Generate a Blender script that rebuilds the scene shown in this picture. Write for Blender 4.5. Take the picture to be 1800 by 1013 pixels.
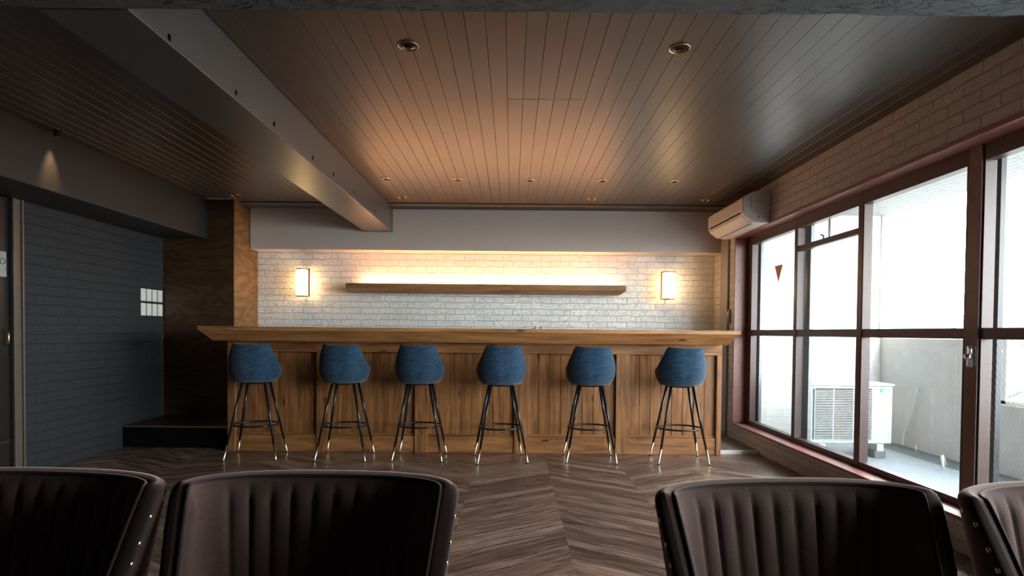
import bpy, bmesh, math, random
from mathutils import Vector, Matrix, Euler
random.seed(7)
PI = math.pi
R = math.radians
S = bpy.context.scene
COL = S.collection
for o in list(bpy.data.objects):
    bpy.data.objects.remove(o)

# ------------------------------------------------------------------ camera
cam = bpy.data.cameras.new('camera')
camo = bpy.data.objects.new('camera', cam)
COL.objects.link(camo)
cam.sensor_width = 36
cam.lens = 20.0
cam.shift_x = 0.0
cam.shift_y = 0.0547
cam.clip_start = 0.02
cam.clip_end = 500
CAM_H = 1.1
camo.matrix_world = Matrix.Translation((0, 0, CAM_H)) @ Matrix.Rotation(R(90 - 1.2), 4, 'X') @ Matrix.Rotation(R(0.52), 4, 'Z')
S.camera = camo

# ------------------------------------------------------------------ world, exposure
W = bpy.data.worlds.new('world')
S.world = W
W.use_nodes = True
wn = W.node_tree.nodes; wl = W.node_tree.links
bg = wn['Background']
tc = wn.new('ShaderNodeTexCoord'); sp = wn.new('ShaderNodeSeparateXYZ'); rmp = wn.new('ShaderNodeValToRGB')
wl.new(tc.outputs['Generated'], sp.inputs[0]); 
mm = wn.new('ShaderNodeMapRange'); mm.inputs[1].default_value = -1; mm.inputs[2].default_value = 1
wl.new(sp.outputs[2], mm.inputs[0]); wl.new(mm.outputs[0], rmp.inputs[0])
cr = rmp.color_ramp
cr.elements[0].position = 0.42; cr.elements[0].color = (0.20, 0.21, 0.22, 1)
cr.elements[1].position = 0.505; cr.elements[1].color = (0.97, 0.985, 1.0, 1)
e = cr.elements.new(0.9); e.color = (0.88, 0.94, 1.0, 1)
wl.new(rmp.outputs[0], bg.inputs[0])
SKY = 7.5
bg.inputs[1].default_value = SKY
S.view_settings.view_transform = 'Standard'
S.view_settings.look = 'None'
S.view_settings.gamma = 1
S.view_settings.use_curve_mapping = False
S.view_settings.exposure = 1.8
LED = 21.0
SCONCE = 4.0

# daylight portals: only guide the sampling of the sky through the window openings
def portal(name, loc, sx, sy):
    l = bpy.data.lights.new(name, 'AREA'); l.shape = 'RECTANGLE'; l.size = sx; l.size_y = sy
    l.cycles.is_portal = True
    o = bpy.data.objects.new(name, l); COL.objects.link(o); o.location = loc
    o.rotation_euler = (0, R(90), 0)
    return o
portal('window_portal', (2.70, 3.02, 1.14), 1.9, 5.7)

# ------------------------------------------------------------------ materials
def mat(name):
    m = bpy.data.materials.new(name); m.use_nodes = True
    nt = m.node_tree
    return m, nt, nt.nodes['Principled BSDF']

def N(nt, t, **kw):
    n = nt.nodes.new('ShaderNode' + t)
    for k, v in kw.items():
        setattr(n, k, v)
    return n

def setin(n, **kw):
    for k, v in kw.items():
        n.inputs[k.replace('_', ' ')].default_value = v

def math_node(nt, op, a, b=None, c=None):
    n = N(nt, 'Math', operation=op)
    for i, v in enumerate((a, b, c)):
        if v is None: continue
        if isinstance(v, (int, float)): n.inputs[i].default_value = v
        else: nt.links.new(v, n.inputs[i])
    return n.outputs[0]

def coords(nt, scale=(1, 1, 1), order='xyz'):
    t = N(nt, 'TexCoord'); s = N(nt, 'SeparateXYZ'); c = N(nt, 'CombineXYZ')
    nt.links.new(t.outputs['Object'], s.inputs[0])
    for i, ch in enumerate(order):
        o = s.outputs['xyz'.index(ch)]
        m = math_node(nt, 'MULTIPLY', o, scale[i])
        nt.links.new(m, c.inputs[i])
    return c.outputs[0]

def noise(nt, vec, scale, detail=4, rough=0.55, dist=0.0):
    n = N(nt, 'TexNoise'); nt.links.new(vec, n.inputs['Vector'])
    n.inputs['Scale'].default_value = scale; n.inputs['Detail'].default_value = detail
    n.inputs['Roughness'].default_value = rough; n.inputs['Distortion'].default_value = dist
    return n.outputs['Fac']

def ramp(nt, fac, stops):
    r = N(nt, 'ValToRGB'); nt.links.new(fac, r.inputs[0])
    el = r.color_ramp.elements
    while len(el) < len(stops): el.new(0.5)
    for e_, (p, c) in zip(el, stops):
        e_.position = p; e_.color = (c[0], c[1], c[2], 1) if not isinstance(c, (int, float)) else (c, c, c, 1)
    return r.outputs[0]

def bump(nt, height, bs, strength=1.0, dist=0.01, prev=None):
    b = N(nt, 'Bump'); nt.links.new(height, b.inputs['Height'])
    b.inputs['Strength'].default_value = strength; b.inputs['Distance'].default_value = dist
    if prev is not None: nt.links.new(prev, b.inputs['Normal'])
    nt.links.new(b.outputs[0], bs.inputs['Normal'])
    return b.outputs[0]

def plain(name, col, rough=0.5, metal=0.0, nscale=40, var=0.12, bmp=0.0, bdist=0.002, sheen=0.0, spec=0.5):
    m, nt, bs = mat(name)
    v = coords(nt)
    f = noise(nt, v, nscale)
    c0 = tuple(max(0, x * (1 - var)) for x in col); c1 = tuple(min(1, x * (1 + var)) for x in col)
    nt.links.new(ramp(nt, f, [(0.3, c0), (0.7, c1)]), bs.inputs['Base Color'])
    setin(bs, Roughness=rough, Metallic=metal)
    bs.inputs['Specular IOR Level'].default_value = spec
    bs.inputs['Sheen Weight'].default_value = sheen
    if bmp > 0: bump(nt, f, bs, bmp, bdist)
    return m

def brick_mat(name, col, mortar, order, depth=0.006, rough=0.75, rugged=0.6, bw=0.215, rh=0.068, spec=0.3):
    m, nt, bs = mat(name)
    v = coords(nt, order=order)
    n1 = N(nt, 'TexNoise'); nt.links.new(v, n1.inputs['Vector']); n1.inputs['Scale'].default_value = 9; n1.inputs['Detail'].default_value = 3
    sub = N(nt, 'VectorMath', operation='SUBTRACT'); nt.links.new(n1.outputs['Color'], sub.inputs[0]); sub.inputs[1].default_value = (.5, .5, .5)
    sc = N(nt, 'VectorMath', operation='SCALE'); nt.links.new(sub.outputs[0], sc.inputs[0]); sc.inputs['Scale'].default_value = 0.03
    add = N(nt, 'VectorMath', operation='ADD'); nt.links.new(v, add.inputs[0]); nt.links.new(sc.outputs[0], add.inputs[1])
    b = N(nt, 'TexBrick'); nt.links.new(add.outputs[0], b.inputs['Vector'])
    b.offset = 0.5
    setin(b, Scale=1.0, Mortar_Size=0.0045, Mortar_Smooth=0.6, Bias=0.0, Brick_Width=bw, Row_Height=rh)
    b.inputs['Color1'].default_value = (1, 1, 1, 1); b.inputs['Color2'].default_value = (.93, .93, .93, 1); b.inputs['Mortar'].default_value = (.6, .6, .6, 1)
    f2 = noise(nt, v, 28, 6, 0.62, 0.4)
    f3 = noise(nt, v, 5, 3)
    mix = N(nt, 'MixRGB', blend_type='MULTIPLY'); mix.inputs[0].default_value = 1
    nt.links.new(b.outputs['Color'], mix.inputs[1])
    nt.links.new(ramp(nt, f3, [(0.3, tuple(x * .9 for x in col)), (0.7, col)]), mix.inputs[2])
    mx2 = N(nt, 'MixRGB'); nt.links.new(b.outputs['Fac'], mx2.inputs[0]); nt.links.new(mix.outputs[0], mx2.inputs[1]); mx2.inputs[2].default_value = (*mortar, 1)
    nt.links.new(mx2.outputs[0], bs.inputs['Base Color'])
    rug = ramp(nt, f2, [(0.32, 0.0), (0.5, 0.75), (0.75, 1.0)])
    per = N(nt, 'TexBrick')
    inv = math_node(nt, 'SUBTRACT', 1.0, b.outputs['Fac'])
    h = math_node(nt, 'ADD', inv, math_node(nt, 'MULTIPLY', rug, rugged))
    h = math_node(nt, 'ADD', h, math_node(nt, 'MULTIPLY', f3, 0.5))
    nt.nodes.remove(per)
    bump(nt, h, bs, 1.0, depth)
    setin(bs, Roughness=rough); bs.inputs['Specular IOR Level'].default_value = spec
    return m

def wood_mat(name, dark, light, axis='x', rough=0.5, scale=1.0, knots=True, swirl=0.6, spec=0.4, rand=True):
    m, nt, bs = mat(name)
    st = {'x': (1.2, 14, 14), 'y': (14, 1.2, 14), 'z': (14, 14, 1.2)}[axis]
    v = coords(nt, tuple(a * scale for a in st))
    if rand:
        oi = N(nt, 'ObjectInfo')
        ad = N(nt, 'VectorMath', operation='ADD'); nt.links.new(v, ad.inputs[0])
        sc = N(nt, 'VectorMath', operation='SCALE'); sc.inputs[0].default_value = (37, 51, 23); nt.links.new(oi.outputs['Random'], sc.inputs['Scale'])
        nt.links.new(sc.outputs[0], ad.inputs[1]); v = ad.outputs[0]
    f = noise(nt, v, 1.6, 6, 0.6, swirl)
    g = noise(nt, v, 9, 3, 0.6, 0.2)
    tot = math_node(nt, 'ADD', math_node(nt, 'MULTIPLY', f, 0.75), math_node(nt, 'MULTIPLY', g, 0.25))
    mid = tuple((a + b) / 2 for a, b in zip(dark, light))
    c = ramp(nt, tot, [(0.36, dark), (0.5, mid), (0.62, light)])
    if knots:
        vo = N(nt, 'TexVoronoi'); nt.links.new(coords(nt, tuple((0.9 if a < 2 else 3.4) for a in st)), vo.inputs['Vector']); vo.inputs['Scale'].default_value = 2.2
        k = ramp(nt, vo.outputs['Distance'], [(0.045, 0.12), (0.10, 1.0)])
        mx = N(nt, 'MixRGB', blend_type='MULTIPLY'); mx.inputs[0].default_value = 1
        nt.links.new(c, mx.inputs[1]); nt.links.new(k, mx.inputs[2]); c = mx.outputs[0]
    nt.links.new(c, bs.inputs['Base Color'])
    bump(nt, tot, bs, 0.25, 0.003)
    setin(bs, Roughness=rough); bs.inputs['Specular IOR Level'].default_value = spec
    return m

def swirl_wood(name, dark, light, order='xyz'):
    m, nt, bs = mat(name)
    v = coords(nt, (0.55, 1, 1.9), order)
    f = noise(nt, v, 1.5, 2, 0.45, 1.2)
    w = math_node(nt, 'FRACT', math_node(nt, 'MULTIPLY', f, 10))
    w = math_node(nt, 'ABSOLUTE', math_node(nt, 'SUBTRACT', math_node(nt, 'MULTIPLY', w, 2), 1))
    fine = noise(nt, coords(nt, (3, 40, 60), order), 2, 3)
    t = math_node(nt, 'ADD', math_node(nt, 'MULTIPLY', w, 0.32), math_node(nt, 'MULTIPLY', fine, 0.68))
    mid = tuple(a * .6 + b * .4 for a, b in zip(dark, light))
    nt.links.new(ramp(nt, t, [(0.15, dark), (0.5, mid), (0.85, light)]), bs.inputs['Base Color'])
    bump(nt, t, bs, 0.3, 0.003)
    setin(bs, Roughness=0.5)
    return m

def floor_mat():
    m, nt, bs = mat('chevron_floor')
    t = N(nt, 'TexCoord'); s = N(nt, 'SeparateXYZ'); nt.links.new(t.outputs['Object'], s.inputs[0])
    x, y = s.outputs[0], s.outputs[1]
    CW = 0.60
    xs = math_node(nt, 'DIVIDE', math_node(nt, 'SUBTRACT', x, 0.30), CW)
    col = math_node(nt, 'FLOOR', xs)
    fx = math_node(nt, 'FRACT', xs)
    tri = math_node(nt, 'ABSOLUTE', math_node(nt, 'SUBTRACT', math_node(nt, 'FRACT', math_node(nt, 'MULTIPLY', xs, 0.5)), 0.5))  # 0.5 at even seam, 0 at odd
    d = math_node(nt, 'MULTIPLY', tri, 2 * CW)
    v = math_node(nt, 'DIVIDE', math_node(nt, 'SUBTRACT', y, math_node(nt, 'MULTIPLY', d, 0.62)), 0.088)
    row = math_node(nt, 'FLOOR', v); fr = math_node(nt, 'FRACT', v)
    idv = N(nt, 'CombineXYZ'); nt.links.new(row, idv.inputs[0]); nt.links.new(col, idv.inputs[1])
    wn_ = N(nt, 'TexWhiteNoise', noise_dimensions='3D'); nt.links.new(idv.outputs[0], wn_.inputs['Vector'])
    # grain along the plank
    g = N(nt, 'CombineXYZ'); nt.links.new(math_node(nt, 'MULTIPLY', d, 2.4), g.inputs[0]); nt.links.new(math_node(nt, 'MULTIPLY', v, 1.9), g.inputs[1]); nt.links.new(math_node(nt, 'MULTIPLY', wn_.outputs['Value'], 50), g.inputs[2])
    gr = noise(nt, g.outputs[0], 2.2, 5, 0.6, 0.5)
    tot = math_node(nt, 'ADD', math_node(nt, 'MULTIPLY', wn_.outputs['Value'], 0.17), math_node(nt, 'MULTIPLY', gr, 0.92))
    c = ramp(nt, tot, [(0.38, (0.045, 0.026, 0.020)), (0.54, (0.120, 0.073, 0.056)), (0.70, (0.28, 0.180, 0.142))])
    # joints
    e1 = math_node(nt, 'MINIMUM', fr, math_node(nt, 'SUBTRACT', 1.0, fr))
    e2 = math_node(nt, 'MINIMUM', fx, math_node(nt, 'SUBTRACT', 1.0, fx))
    jm = ramp(nt, math_node(nt, 'MINIMUM', e1, math_node(nt, 'MULTIPLY', e2, 14.0)), [(0.0, 0.75), (0.03, 1.0)])
    mx = N(nt, 'MixRGB', blend_type='MULTIPLY'); mx.inputs[0].default_value = 1
    nt.links.new(c, mx.inputs[1]); nt.links.new(jm, mx.inputs[2])
    nt.links.new(mx.outputs[0], bs.inputs['Base Color'])
    rr = ramp(nt, gr, [(0.3, 0.26), (0.7, 0.40)]); nt.links.new(rr, bs.inputs['Roughness'])
    hh = math_node(nt, 'ADD', math_node(nt, 'MULTIPLY', gr, 0.7), jm)
    bump(nt, hh, bs, 0.35, 0.003)
    return m

def glass_mat(name, wires=False):
    m, nt, bs = mat(name)
    nt.nodes.remove(bs)
    out = nt.nodes['Material Output']
    tr = N(nt, 'BsdfTransparent'); tr.inputs[0].default_value = (0.93, 0.96, 0.95, 1)
    gl = N(nt, 'BsdfGlossy'); gl.inputs['Roughness'].default_value = 0.02; gl.inputs[0].default_value = (1, 1, 1, 1)
    fr = N(nt, 'Fresnel'); fr.inputs[0].default_value = 1.45
    mx = N(nt, 'MixShader'); nt.links.new(math_node(nt, 'MULTIPLY', fr.outputs[0], 0.12), mx.inputs[0]); nt.links.new(tr.outputs[0], mx.inputs[1]); nt.links.new(gl.outputs[0], mx.inputs[2])
    res = mx.outputs[0]
    if wires:
        t = N(nt, 'TexCoord'); s = N(nt, 'SeparateXYZ'); nt.links.new(t.outputs['Object'], s.inputs[0])
        y, z = s.outputs[1], s.outputs[2]
        ds = []
        for sg in (-1, -1):
            v = math_node(nt, 'ADD', math_node(nt, 'MULTIPLY', y, sg * 1.0), math_node(nt, 'MULTIPLY', z, 0.62))
            f = math_node(nt, 'FRACT', math_node(nt, 'DIVIDE', v, 0.024))
            ds.append(math_node(nt, 'LESS_THAN', f, 0.05))
        k = math_node(nt, 'MULTIPLY', math_node(nt, 'MAXIMUM', ds[0], ds[1]), 0.55)
        df = N(nt, 'BsdfPrincipled'); setin(df, Roughness=0.35, Metallic=0.6); df.inputs['Base Color'].default_value = (0.6, 0.62, 0.63, 1)
        mx2 = N(nt, 'MixShader'); nt.links.new(k, mx2.inputs[0]); nt.links.new(res, mx2.inputs[1]); nt.links.new(df.outputs[0], mx2.inputs[2])
        res = mx2.outputs[0]
    nt.links.new(res, out.inputs[0])
    return m

def emit_mat(name, col, strength):
    m, nt, bs = mat(name)
    nt.nodes.remove(bs)
    e_ = N(nt, 'Emission'); e_.inputs[0].default_value = (*col, 1); e_.inputs[1].default_value = strength
    nt.links.new(e_.outputs[0], nt.nodes['Material Output'].inputs[0])
    return m

M = {}
M['white_brick'] = brick_mat('white_painted_brick', (0.88, 0.865, 0.835), (0.79, 0.77, 0.735), 'xzy', depth=0.011, rugged=0.6)
M['side_brick'] = brick_mat('greige_painted_brick', (0.60, 0.54, 0.485), (0.47, 0.415, 0.37), 'yzx', depth=0.008, rugged=0.5)
M['grey_brick'] = brick_mat('charcoal_painted_brick', (0.024, 0.027, 0.031), (0.019, 0.020, 0.023), 'yzx', depth=0.003, rugged=0.6, rh=0.075)
M['soffit'] = plain('grey_plaster', (0.66, 0.56, 0.50), 0.85, nscale=120, var=0.06, bmp=0.15)
M['beam'] = plain('painted_steel_grey', (0.085, 0.080, 0.075), 0.36, nscale=18, var=0.08, bmp=0.08, spec=0.5)
M['left_beam'] = plain('left_beam_grey', (0.022, 0.020, 0.019), 0.55, nscale=30, var=0.08)
M['ceiling'] = plain('satin_dark_ceiling_paint', (0.056, 0.039, 0.029), 0.36, nscale=60, var=0.06, bmp=0.03, spec=1.0)
M['ceiling_trim'] = plain('dark_ceiling_trim', (0.07, 0.065, 0.06), 0.5)
M['floor'] = floor_mat()
M['bar_floor'] = plain('grey_brown_vinyl', (0.12, 0.10, 0.09), 0.5, nscale=15)
M['counter'] = wood_mat('brown_oak_vertical', (0.16, 0.062, 0.020), (0.40, 0.175, 0.062), 'z', 0.48)
M['counter_h'] = wood_mat('brown_oak_horizontal', (0.17, 0.066, 0.021), (0.42, 0.185, 0.066), 'x', 0.48)
M['top_wood'] = wood_mat('bar_top_wood', (0.22, 0.085, 0.028), (0.50, 0.235, 0.088), 'x', 0.42)
M['shelf_wood'] = wood_mat('shelf_wood', (0.17, 0.08, 0.032), (0.36, 0.18, 0.075), 'x', 0.5)
M['ply'] = swirl_wood('stained_plywood', (0.026, 0.011, 0.005), (0.10, 0.046, 0.018), 'xyz')  # shaded copy of the plywood, dimness put into the colour
M['ply_side'] = swirl_wood('stained_plywood_side', (0.085, 0.037, 0.011), (0.30, 0.145, 0.045), 'yxz')  # lit copy of the same plywood, warm light put into the colour
M['maroon'] = plain('maroon_painted_wood', (0.27, 0.105, 0.088), 0.38, nscale=25, var=0.10, bmp=0.05)
M['stile'] = plain('dull_reddish_brown_paint', (0.17, 0.095, 0.088), 0.4, nscale=25)
M['frame_dark'] = plain('dark_brown_frame', (0.060, 0.028, 0.026), 0.40, nscale=25, var=0.1)
M['alu'] = plain('grey_aluminium_sash', (0.16, 0.18, 0.20), 0.4, metal=0.3, nscale=30)
M['alu_dark'] = plain('black_aluminium_sash', (0.018, 0.022, 0.026), 0.35, nscale=30)
M['glass'] = glass_mat('clear_glass')
M['wire_glass'] = glass_mat('wired_glass', True)
M['concrete'] = None
M['brass'] = plain('brass', (0.78, 0.55, 0.25), 0.25, metal=1.0, nscale=80, var=0.08)
M['bronze'] = plain('dark_bronze', (0.22, 0.13, 0.05), 0.4, metal=0.8, nscale=80)
M['pale_brass'] = plain('pale_brass', (0.88, 0.78, 0.58), 0.22, metal=1.0, nscale=80, var=0.06)
M['black_metal'] = plain('black_satin_metal', (0.012, 0.012, 0.013), 0.24, metal=0.2, nscale=80)
M['dark_mirror'] = plain('dark_mirror_reflector', (0.10, 0.09, 0.08), 0.18, metal=1.0, nscale=80)
M['chrome'] = plain('chrome', (0.75, 0.75, 0.75), 0.12, metal=1.0, nscale=80, var=0.04)
M['white_plastic'] = plain('white_plastic', (0.80, 0.77, 0.72), 0.4, nscale=60, var=0.03)
M['ac_beige'] = plain('cream_plastic', (0.72, 0.66, 0.60), 0.42, nscale=90, var=0.04)
M['dark_gap'] = plain('dark_gap', (0.02, 0.018, 0.016), 0.7)
M['out_white'] = plain('outdoor_white_enamel', (0.44, 0.475, 0.47), 0.45, nscale=30, var=0.03)
M['out_grey'] = plain('outdoor_grey_metal', (0.12, 0.13, 0.135), 0.5, nscale=30, var=0.08)
M['parapet'] = plain('balcony_paint', (0.52, 0.505, 0.49), 0.85, nscale=8, var=0.05, bmp=0.2)
M['balcony_floor'] = plain('balcony_waterproofing', (0.22, 0.25, 0.275), 0.6, nscale=6, var=0.12)
M['gutter'] = plain('dark_gutter_coating', (0.10, 0.125, 0.145), 0.5, nscale=10, var=0.15)  # gutter strip with the floor shading painted in dark
M['black'] = plain('black_paint', (0.004, 0.004, 0.004), 0.8, spec=0.05)
M['door_dark'] = plain('dark_door_lacquer', (0.016, 0.012, 0.010), 0.35)
M['casing'] = plain('tan_door_casing', (0.10, 0.075, 0.058), 0.4, nscale=30)
M['paper'] = plain('grey_paper', (0.30, 0.29, 0.28), 0.8, nscale=30)
M['sticker'] = plain('orange_sticker', (0.62, 0.26, 0.10), 0.6, nscale=60, var=0.05)
M['pipe_paint'] = plain('mauve_grey_paint', (0.33, 0.29, 0.28), 0.5, nscale=25, var=0.06)
M['bldg'] = plain('far_facade', (0.15, 0.165, 0.18), 0.8, nscale=0.5, var=0.1)  # distance haze put into the bluish facade colours
M['bldg_b'] = plain('far_facade_pale', (0.22, 0.23, 0.24), 0.8, nscale=0.5, var=0.1)
M['bldg_glass'] = plain('far_window_bands', (0.07, 0.09, 0.11), 0.4)
M['led'] = emit_mat('warm_led', (1.0, 0.46, 0.20), LED)
M['opal'] = emit_mat('opal_lamp_glass', (1.0, 0.60, 0.26), SCONCE)
M['bulb'] = emit_mat('lit_bulb', (1.0, 0.58, 0.25), 20)
M['blue_mark'] = plain('blue_mark', (0.02, 0.22, 0.62), 0.5, var=0.02)
M['green_mark'] = plain('green_grey_mark', (0.22, 0.36, 0.34), 0.5, var=0.02)

def concrete():
    m, nt, bs = mat('rough_concrete')
    v = coords(nt)
    f = noise(nt, v, 14, 6, 0.6, 0.3)
    vo = noise(nt, coords(nt, (1, 2.4, 2.4)), 6.0, 4, 0.6, 1.6)
    crack = ramp(nt, vo, [(0.470, 1.0), (0.5, 0.06), (0.53, 1.0)])
    patch = ramp(nt, noise(nt, coords(nt, (0.7, 1.5, 1.5)), 3.0, 2), [(0.44, 0.0), (0.5, 1.0)])
    mxp = N(nt, 'MixRGB'); nt.links.new(patch, mxp.inputs[0]); mxp.inputs[1].default_value = (1, 1, 1, 1); nt.links.new(crack, mxp.inputs[2])
    mx = N(nt, 'MixRGB', blend_type='MULTIPLY'); mx.inputs[0].default_value = 1
    nt.links.new(ramp(nt, f, [(0.3, (0.060, 0.067, 0.069)), (0.7, (0.10, 0.112, 0.114))]), mx.inputs[1]); nt.links.new(mxp.outputs[0], mx.inputs[2])
    nt.links.new(mx.outputs[0], bs.inputs['Base Color'])
    bump(nt, math_node(nt, 'ADD', f, mxp.outputs[0]), bs, 0.7, 0.006)
    setin(bs, Roughness=0.7)
    return m
M['concrete'] = concrete()

def tile_mat(name, col, line, order, bw, rh, mortar=0.004):
    m, nt, bs = mat(name)
    b = N(nt, 'TexBrick'); nt.links.new(coords(nt, order=order), b.inputs['Vector'])
    setin(b, Scale=1.0, Mortar_Size=mortar, Mortar_Smooth=0.2, Brick_Width=bw, Row_Height=rh)
    b.inputs['Color1'].default_value = (*col, 1); b.inputs['Color2'].default_value = (*[x * .96 for x in col], 1); b.inputs['Mortar'].default_value = (*line, 1)
    nt.links.new(b.outputs['Color'], bs.inputs['Base Color'])
    bump(nt, math_node(nt, 'SUBTRACT', 1.0, b.outputs['Fac']), bs, 0.6, 0.004)
    setin(bs, Roughness=0.6)
    return m
M['out_tile'] = tile_mat('white_outdoor_tile', (0.66, 0.65, 0.63), (0.58, 0.57, 0.55), 'xzy', 0.24, 0.075)
M['out_ceiling'] = tile_mat('balcony_ceiling_siding', (0.26, 0.26, 0.25), (0.12, 0.12, 0.115), 'yxz', 0.45, 0.075, 0.005)

def fabric_blue():
    m, nt, bs = mat('blue_slub_fabric')
    v = coords(nt, (1, 1, 1))
    a = noise(nt, coords(nt, (12, 12, 110)), 2.2, 4, 0.65)
    b = noise(nt, v, 240, 2)
    c = noise(nt, coords(nt, (5, 5, 22)), 2, 3)
    t = math_node(nt, 'ADD', math_node(nt, 'MULTIPLY', a, 0.5), math_node(nt, 'ADD', math_node(nt, 'MULTIPLY', b, 0.25), math_node(nt, 'MULTIPLY', c, 0.25)))
    nt.links.new(ramp(nt, t, [(0.35, (0.005, 0.014, 0.031)), (0.5, (0.010, 0.033, 0.067)), (0.68, (0.038, 0.098, 0.16))]), bs.inputs['Base Color'])
    bump(nt, t, bs, 0.5, 0.003)
    setin(bs, Roughness=0.9); bs.inputs['Sheen Weight'].default_value = 0.25; bs.inputs['Specular IOR Level'].default_value = 0.2
    return m
M['blue'] = fabric_blue()

def velvet(name, col):
    m, nt, bs = mat(name)
    f = noise(nt, coords(nt), 9, 4); g = noise(nt, coords(nt), 300, 2)
    t = math_node(nt, 'ADD', math_node(nt, 'MULTIPLY', f, 0.5), math_node(nt, 'MULTIPLY', g, 0.5))
    nt.links.new(ramp(nt, t, [(0.35, tuple(x * .75 for x in col)), (0.65, tuple(x * 1.25 for x in col))]), bs.inputs['Base Color'])
    bump(nt, g, bs, 0.25, 0.001)
    setin(bs, Roughness=0.85); bs.inputs['Sheen Weight'].default_value = 0.55; bs.inputs['Sheen Roughness'].default_value = 0.45
    bs.inputs['Sheen Tint'].default_value = (0.75, 0.55, 0.5, 1); bs.inputs['Specular IOR Level'].default_value = 0.15
    return m
M['velvet'] = velvet('brown_velvet', (0.088, 0.052, 0.046))
M['velvet_outer'] = velvet('dark_brown_velvet', (0.030, 0.019, 0.017))

# ------------------------------------------------------------------ mesh helpers
class MB:
    def __init__(self): self.bm = bmesh.new()
    def box(self, x0, x1, y0, y1, z0, z1):
        v = [self.bm.verts.new(p) for p in ((x0,y0,z0),(x1,y0,z0),(x1,y1,z0),(x0,y1,z0),(x0,y0,z1),(x1,y0,z1),(x1,y1,z1),(x0,y1,z1))]
        for f in ((0,3,2,1),(4,5,6,7),(0,1,5,4),(1,2,6,5),(2,3,7,6),(3,0,4,7)): self.bm.faces.new([v[i] for i in f])
        return self
    def prism(self, prof, axis, a, b):
        """profile of 2D points extruded along axis ('x': (y,z), 'y': (x,z), 'z': (x,y))"""
        def P(p, t):
            return {'x': (t, p[0], p[1]), 'y': (p[0], t, p[1]), 'z': (p[0], p[1], t)}[axis]
        A = [self.bm.verts.new(P(p, a)) for p in prof]; B = [self.bm.verts.new(P(p, b)) for p in prof]
        n = len(prof)
        for i in range(n):
            j = (i + 1) % n
            self.bm.faces.new((A[i], A[j], B[j], B[i]))
        self.bm.faces.new(A[::-1]); self.bm.faces.new(B)
        return self
    def tube(self, pts, r, seg=10, closed=False, caps=True):
        pts = [Vector(p) for p in pts]; n = len(pts)
        rs = r if isinstance(r, (list, tuple)) else [r] * n
        rings = []
        prev = None
        for i, p in enumerate(pts):
            if closed: d = pts[(i + 1) % n] - pts[i - 1]
            else: d = pts[min(i + 1, n - 1)] - pts[max(i - 1, 0)]
            d.normalize()
            if prev is None:
                up = Vector((0, 0, 1)) if abs(d.z) < 0.9 else Vector((0, 1, 0))
                a = d.cross(up).normalized()
            else:
                a = (prev - d * prev.dot(d)).normalized()
            prev = a
            b = d.cross(a)
            rings.append([self.bm.verts.new(p + (a * math.cos(2*PI*k/seg) + b * math.sin(2*PI*k/seg)) * rs[i]) for k in range(seg)])
        m = n if closed else n - 1
        for i in range(m):
            A, B = rings[i], rings[(i + 1) % n]
            for k in range(seg):
                self.bm.faces.new((A[k], A[(k+1) % seg], B[(k+1) % seg], B[k]))
        if caps and not closed:
            self.bm.faces.new(rings[0][::-1]); self.bm.faces.new(rings[-1])
        return self
    def lathe(self, prof, c=(0, 0, 0), seg=24):
        """profile (r, z) turned about the vertical through c"""
        rings = []
        for r, z in prof:
            if r < 1e-6: rings.append([self.bm.verts.new((c[0], c[1], c[2] + z))])
            else: rings.append([self.bm.verts.new((c[0] + r*math.cos(2*PI*k/seg), c[1] + r*math.sin(2*PI*k/seg), c[2] + z)) for k in range(seg)])
        for A, B in zip(rings, rings[1:]):
            for k in range(seg):
                a, a2 = A[k % len(A)], A[(k+1) % seg % len(A)]; b, b2 = B[k % len(B)], B[(k+1) % seg % len(B)]
                vs = []
                for q in (a, a2, b2, b):
                    if q not in vs: vs.append(q)
                if len(vs) > 2: self.bm.faces.new(vs)
        return self
    def grid(self, P, closed_u=False):
        V = [[self.bm.verts.new(p) for p in row] for row in P]
        nu = len(V)
        for i in range(nu if closed_u else nu - 1):
            A, B = V[i], V[(i + 1) % nu]
            for j in range(len(A) - 1):
                self.bm.faces.new((A[j], B[j], B[j+1], A[j+1]))
        return V
    def build(self, name, m, parent=None, bevel=0, smooth=False, loc=None, label=None, seg=2, recalc=True):
        if recalc: bmesh.ops.recalc_face_normals(self.bm, faces=self.bm.faces)
        me = bpy.data.meshes.new(name); self.bm.to_mesh(me); self.bm.free()
        me.materials.append(m)
        if smooth:
            for p in me.polygons: p.use_smooth = True
        o = bpy.data.objects.new(name, me); COL.objects.link(o)
        if parent is not None: o.parent = parent
        if loc: o.location = loc
        if bevel:
            b = o.modifiers.new('bevel', 'BEVEL'); b.width = bevel; b.segments = seg; b.limit_method = 'ANGLE'; b.angle_limit = R(40)
            b.harden_normals = False
        if label: o['label'] = label
        return o

def tag(o, label=None, cat=None, group=None, kind=None):
    if label: o['label'] = label
    if cat: o['category'] = cat
    if group: o['group'] = group
    if kind: o['kind'] = kind
    return o
def empty(name, loc, rz=0.0):
    o = bpy.data.objects.new(name, None); COL.objects.link(o); o.location = loc; o.rotation_euler = (0, 0, rz); o.empty_display_size = 0.1
    return o
def struct(o, label, cat='wall'): return tag(o, label, cat, kind='structure')
def copy_tree(o, parent=None):
    c = o.copy(); COL.objects.link(c); c.parent = parent
    for ch in list(o.children): copy_tree(ch, c)
    return c

# ------------------------------------------------------------------ dimensions
WR = 2.277      # right wall, inner face
WL = -3.60      # left wall
YB = 6.43       # back wall
YW = 5.87       # stained wood partition face
YN = -1.6       # wall behind the camera
CZ = 2.44       # ceiling
WIN0, WIN1 = 0.20, 5.84
SILL, HEAD = 0.19, 2.08
GX = 2.39       # inner plane of the window frames

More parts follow.
